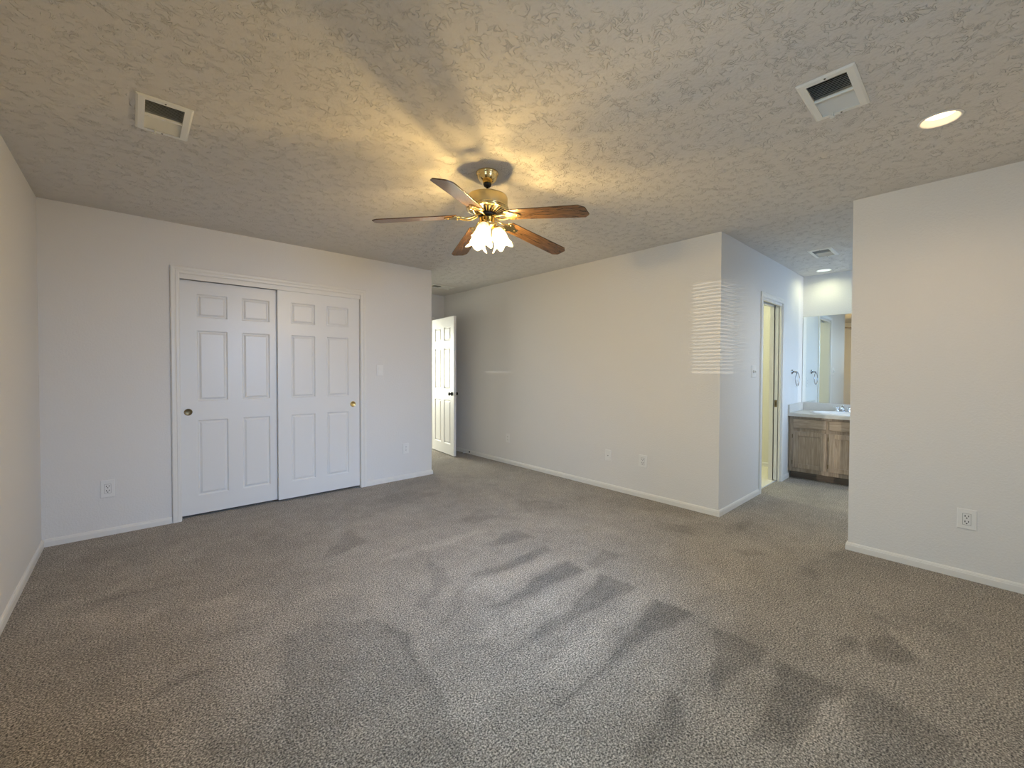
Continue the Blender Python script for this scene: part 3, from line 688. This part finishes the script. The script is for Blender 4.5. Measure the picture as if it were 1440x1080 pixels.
# one blade with its iron, then four copies; the blades droop a little toward their tips
PITCH_B, DROOP, ZB = math.radians(10), math.radians(7), -.256
BM = Matrix.Translation((0, 0, ZB)) @ Matrix.Rotation(DROOP, 4, 'Y') @ Matrix.Rotation(-PITCH_B, 4, 'X')   # +y edge lower
def bp(u_, v_, d_): return BM @ Vector((u_, v_, d_))
outline = [(.172, -.046), (.180, -.052), (.30, -.054), (.60, -.060), (.632, -.059), (.660, -.036), (.662, -.030), (.662, .030), (.660, .036), (.632, .059), (.60, .060), (.30, .054), (.180, .052), (.172, .046)]
b0 = obj('blade', prism(bmesh.new(), outline, -.003, .003, bp), M_WALNUT, fan, bevel=.0012)
bm = bmesh.new()
for sgn in (-1, 1):                           # two curved bars that meet the shell plate
    pts = []
    for i in range(11):
        t = i/10; e_ = bp(.160, sgn*.020, -.0075); s0 = Vector((.046, sgn*.010, -.258))
        p = s0.lerp(e_, t); p.z -= .016*math.sin(PI*t)*(1-.3*t); p.y += sgn*.010*math.sin(PI*t)
        pts.append(p)
    tube(bm, pts, [.0070-.002*math.sin(PI*i/10) for i in range(11)], 10)
shell = [(.145, -.018), (.152, -.036), (.168, -.047), (.188, -.046), (.198, -.032), (.214, -.023), (.236, -.019), (.247, -.008), (.248, .008), (.236, .019), (.214, .023), (.198, .032), (.188, .046), (.168, .047), (.152, .036), (.145, .018)]
prism(bm, shell, -.0098, -.0036, bp)
for (u_, v_) in ((.174, -.031), (.174, .031), (.228, 0)):
    lathe(bm, [(0, -.0035), (.005, -.0025), (.006, 0)], 12, Matrix.Translation(bp(u_, v_, -.0098)))
i0 = obj('blade_iron', bm, M_BRASS, b0, smooth=False, bevel=.0012)
TILT = Matrix.Rotation(.022, 4, 'X') @ Matrix.Rotation(.030, 4, 'Y')     # the fan hangs very slightly out of level
for k in range(5):
    bl_ = b0 if k == 0 else copy_tree(b0, fan)
    bl_.rotation_euler = (TILT @ Matrix.Rotation(2*PI*k/5 - math.radians(2.2), 4, 'Z')).to_euler()
# light kit
shade_prof = [(.020, .004), (.024, -.004), (.031, -.016), (.040, -.036), (.0445, -.056), (.0445, -.076), (.047, -.092), (.055, -.108), (.066, -.118)]
def scallop(r, z, a):
    f = max(0, (-z-.074)/.044); return r*(1+.15*f*math.cos(6*a)), z - .011*f*math.cos(6*a)
for k, az in enumerate((214, 334, 94)):
    a = math.radians(az)
    d = Vector((math.cos(a), math.sin(a), 0))
    neck = d*.055 + Vector((0, 0, -.324))
    tilt = math.radians(22)
    axis = (d*math.sin(tilt) + Vector((0, 0, -math.cos(tilt)))).normalized()
    R = Vector((0, 0, -1)).rotation_difference(axis).to_matrix().to_4x4()
    Mx = Matrix.Translation(neck) @ R
    arm = obj('lamp_arm', tube(bmesh.new(), [d*.040+Vector((0, 0, -.296)), d*.054+Vector((0, 0, -.294)), d*.058+Vector((0, 0, -.306)), neck+axis*-.006], .0062, 12), M_BRASS, fan, smooth=True)
    obj('socket_cup', lathe(bmesh.new(), [(0, .010), (.012, .010), (.022, .004), (.0245, -.002), (.0245, -.012), (.0225, -.013), (.0225, 0), (0, .002)], 28, Mx), M_BRASS, arm, smooth=True)
    sh = obj('lamp_shade', lathe(bmesh.new(), shade_prof, 64, Mx, scallop), M_SHADE, fan, smooth=True)
    obj('bulb', lathe(bmesh.new(), [(0, -.010), (.010, -.014), (.012, -.034), (.019, -.056), (.0205, -.070), (.016, -.084), (.008, -.091), (0, -.0925)], 24, Mx), None, sh, smooth=True)
    l = light('bulb_light', 'POINT', neck+axis*.112, LP['fan'], LC['fan'], shadow_soft_size=.022); l.parent = fan
M_BULB = emit('lit_bulb', (1.0, .82, .50), 18*GLOW)
_nt = M_BULB.node_tree; _p = _nt.nodes['Principled BSDF']
for o in bpy.data.objects:
    if o.name.startswith('bulb') and o.type == 'MESH':
        o.data.materials.append(M_BULB)
for x, y, ln in ((.034, -.026, .075), (-.034, .022, .055)):
    ch = obj('pull_chain', tube(bmesh.new(), [(x, y, -.318), (x*1.15, y*1.15, -.330), (x*1.15, y*1.15, -.33-ln)], .0013, 6), M_BRASS, fan)
    obj('chain_fob', lathe(bmesh.new(), [(0, 0), (.003, -.003), (.0055, -.014), (.005, -.024), (.0025, -.030), (0, -.031)], 14, Matrix.Translation((x*1.15, y*1.15, -.33-ln))), M_BRASS, ch, smooth=True)

# ------------------------------------------------------------------ vanity alcove
CX0 = 5.662                                   # face of the cabinet frame
cab = tag(empty('vanity_cabinet', (5.93, .70, 0)), 'pickled oak vanity cabinet with panelled doors under the grey countertop', 'cabinet')
def part(name, bm, mat, parent, off, **k):
    o = obj(name, bm, mat, parent, **k); o.location = -Vector(off); return o
CO = (5.93, .70, 0); CY0, CY1 = -.05, 1.470
part('carcass', boxes((CX0, CX0+.02, CY0, CY0+.03, .085, .728), (CX0, CX0+.02, CY1-.045, CY1, .085, .728), (CX0, CX0+.02, 1.078, 1.118, .085, .728), (CX0, CX0+.02, .735, .775, .085, .728), (CX0, CX0+.02, .39, .43, .085, .728),
      (CX0+.001, CX0+.019, CY0+.03, CY1-.045, .698, .727), (CX0+.001, CX0+.019, CY0+.03, CY1-.045, .552, .600), (CX0+.001, CX0+.019, CY0+.03, CY1-.045, .086, .138), (CX0+.02, XM-.001, CY0, CY0+.018, .085, .728), (CX0+.02, XM-.001, CY1-.018, CY1, .085, .728), (CX0+.02, XM-.001, CY0+.018, CY1-.018, .085, .10), (XM-.012, XM-.001, CY0+.018, CY1-.018, .1, .728)), M_OAK, cab, CO)
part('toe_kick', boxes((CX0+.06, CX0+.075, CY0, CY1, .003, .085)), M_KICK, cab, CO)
def cdoor(y0, y1, z0, z1):
    d = part('door', boxes((CX0-.019, CX0-.001, y0, y0+.052, z0, z1), (CX0-.019, CX0-.001, y1-.052, y1, z0, z1), (CX0-.0188, CX0-.001, y0+.052, y1-.052, z0, z0+.052), (CX0-.0188, CX0-.001, y0+.052, y1-.052, z1-.052, z1)), M_OAK, cab, CO, bevel=.003)
    obj('door_panel', boxes((CX0-.010, CX0-.004, y0+.05, y1-.05, z0+.05, z1-.05)), M_OAK, d)
    for z in (z0+.06, z1-.06):
        obj('hinge', lathe(bmesh.new(), [(0, -.022), (.0045, -.022), (.0045, .022), (0, .022)], 10, Matrix.Translation((CX0-.010, y1+.006, z))), M_BRONZE, d)
def cdrawer(y0, y1, z0, z1):
    part('drawer_front', boxes((CX0-.019, CX0-.001, y0, y1, z0, z1)), M_OAK_H, cab, CO, bevel=.006)
for y0, y1 in ((1.112, 1.428), (.770, 1.084), (.425, .740), (0.0, .396)):
    cdoor(y0, y1, .132, .556); cdrawer(y0, y1, .594, .702)

# countertop with an oval cut-out for the basin
SX, SY, SA, SB = 5.915, 1.050, .205, .262
bm = bmesh.new(); ZT, ZU = .766, .730
fx0 = CX0-.040
OUT = [(fx0, CY0), (XM-.0015, CY0), (XM-.0015, YA-.0015), (fx0, YA-.0015)]
IN = [(SX+SA*.93*math.cos(2*PI*k/40), SY+SB*.93*math.sin(2*PI*k/40)) for k in range(40)]
for z in (ZT, ZU):
    vo = [bm.verts.new((*p, z)) for p in OUT]; vi = [bm.verts.new((*p, z)) for p in IN]
    eds = [bm.edges.new((v[i], v[(i+1) % len(v)])) for v in (vo, vi) for i in range(len(v))]
    bmesh.ops.triangle_fill(bm, edges=eds, use_beauty=True)
    if z == ZT: to, ti = vo, vi
for A, B in ((to, vo), (ti, vi)):
    for i in range(len(A)): bm.faces.new((A[i], A[(i+1) % len(A)], B[(i+1) % len(A)], B[i]))
ct = tag(obj('countertop', bm, M_COUNTER), 'grey laminate countertop with low splash on the vanity cabinet', 'countertop')
obj('back_splash', boxes((XM-.021, XM-.0015, CY0, YA-.0225, ZT, .862)), M_COUNTER, ct, bevel=.002)
obj('side_splash', boxes((fx0, XM-.0015, YA-.0215, YA-.0015, ZT+.0005, .862)), M_COUNTER, ct, bevel=.002)
def oval(r, z, a): return r, z
sk = lathe(bmesh.new(), [(1.0, .0005), (1.0, .006), (.975, .011), (.93, .0125), (.89, .008), (.86, -.004), (.80, -.05), (.66, -.10), (.40, -.128), (.10, -.134), (0, -.134)], 48)
for v in sk.verts: v.co.x = v.co.x*SA; v.co.y = v.co.y*SB
si = tag(obj('sink_basin', sk, M_SINK, smooth=True, loc=(SX, SY, ZT+.0005)), 'white oval sink basin set in the grey countertop', 'sink')
obj('drain', lathe(bmesh.new(), [(0, -.131), (.018, -.131), (.022, -.1325)], 20), M_CHROME, si, smooth=True)
fa = tag(empty('faucet', (SX+.222, SY, ZT+.0)), 'chrome two-handle bathroom faucet behind the white sink', 'faucet')
fa.location = (6.146, SY-.005, ZT+.0005)
plate_o = [(.026*math.cos(a), (.058 if math.sin(a) > 0 else -.058)*1+.026*math.sin(a)) for a in [2*PI*(k+.5)/32 for k in range(32)]]
obj('deck_plate', prism(bmesh.new(), plate_o, 0, .016, lambda u, v, d: (u, v, d)), M_CHROME, fa, bevel=.004)
obj('spout', tube(bmesh.new(), [(0, 0, .014), (0, 0, .045), (-.012, 0, .066), (-.045, 0, .076), (-.085, 0, .070), (-.108, 0, .056), (-.112, 0, .044)], [.017, .015, .014, .0125, .0115, .011, .0105], 14), M_CHROME, fa, smooth=True)
for sy in (-1, 1):
    h_ = obj('handle', lathe(bmesh.new(), [(0, .062), (.012, .062), (.017, .057), (.018, .045), (.013, .036), (.016, .022), (.018, .015)], 20, Matrix.Translation((0, sy*.055, 0))), M_CHROME, fa, smooth=True)
    obj('handle_lever', tube(bmesh.new(), [(0, sy*.055, .054), (-.006, sy*.075, .060), (-.012, sy*.100, .063)], [.007, .006, .005], 10), M_CHROME, h_, smooth=True)
# mirror
mi = tag(obj('wall_mirror_glass', boxes((XM-.0075, XM-.0035, CY0+.02, YA-.006, .866, 1.932)), M_MIRROR), 'large frameless mirror above the vanity countertop', 'mirror')
mi.name = 'vanity_mirror'
obj('mirror_backing', boxes((XM-.0034, XM-.0012, CY0+.02, YA-.006, .866, 1.932)), M_DUCT, mi)
obj('bottom_channel', boxes((XM-.0095, XM-.001, CY0+.02, YA-.006, .8625, .866), (XM-.0095, XM-.0078, CY0+.02, YA-.006, .866, .872)), M_CHROME, mi)
# towel ring on the alcove side wall
tr = tag(empty('towel_ring', (5.760, YA, 1.245)), 'chrome towel ring on the side wall beside the mirror', 'towel ring')
obj('wall_plate', lathe(bmesh.new(), [(0, .0005), (.028, .0005), (.028, .005), (.024, .009), (.014, .012), (.0, .012)], 28, TOY), M_NICKEL, tr, smooth=True)
obj('post', tube(bmesh.new(), [(0, -.011, 0), (0, -.030, 0), (.004, -.047, -.003), (.012, -.055, -.008)], [.010, .009, .009, .010], 12), M_NICKEL, tr, smooth=True)
obj('ring', tube(bmesh.new(), [(.012+.078*math.sin(2*PI*k/40), -.056, -.010-.078+.078*math.cos(2*PI*k/40)) for k in range(40)], .0045, 10, closed=True), M_NICKEL, tr, smooth=True)

# door stop behind the entry door
ds = tag(empty('door_stop', (XR-.0125, 5.10, .034)), 'white spring door stop on the baseboard behind the open entry door', 'door stop')
obj('base', lathe(bmesh.new(), [(0, .0), (.014, .0), (.014, .004), (.009, .009), (0, .009)], 18, Matrix.Rotation(-PI/2, 4, 'Y')), M_BLACK, ds, smooth=True)
bm = bmesh.new()
tube(bm, [(-.009-.085*k/160, .006*math.cos(k*.62), .006*math.sin(k*.62)) for k in range(161)], .0014, 6)
obj('spring', bm, M_PLATE, ds, smooth=True)
obj('rubber_tip', lathe(bmesh.new(), [(0, .094), (.007, .094), (.008, .104), (.006, .110), (0, .110)], 16, Matrix.Rotation(-PI/2, 4, 'Y')), M_PLATE, ds, smooth=True)

# bathroom ceiling lamp, out of sight behind the door wall
bl2 = tag(empty('ceiling_light', (5.0, 2.75, H)), 'round ceiling light hidden inside the bathroom', 'light')
obj('base_ring', lathe(bmesh.new(), [(0, -.0005), (.15, -.0005), (.15, -.02), (.14, -.025), (0, -.025)], 32), M_BRASS, bl2, smooth=True)
obj('glass_dome', lathe(bmesh.new(), [(.138, -.0255), (.125, -.05), (.09, -.075), (.04, -.088), (0, -.090)], 32), emit('dome_glow', (1, .88, .55), 3*GLOW), bl2, smooth=True)
l = light('bathroom_lamp', 'POINT', (0, 0, -.13), LP['bath'], LC['bath'], shadow_soft_size=.08); l.parent = bl2
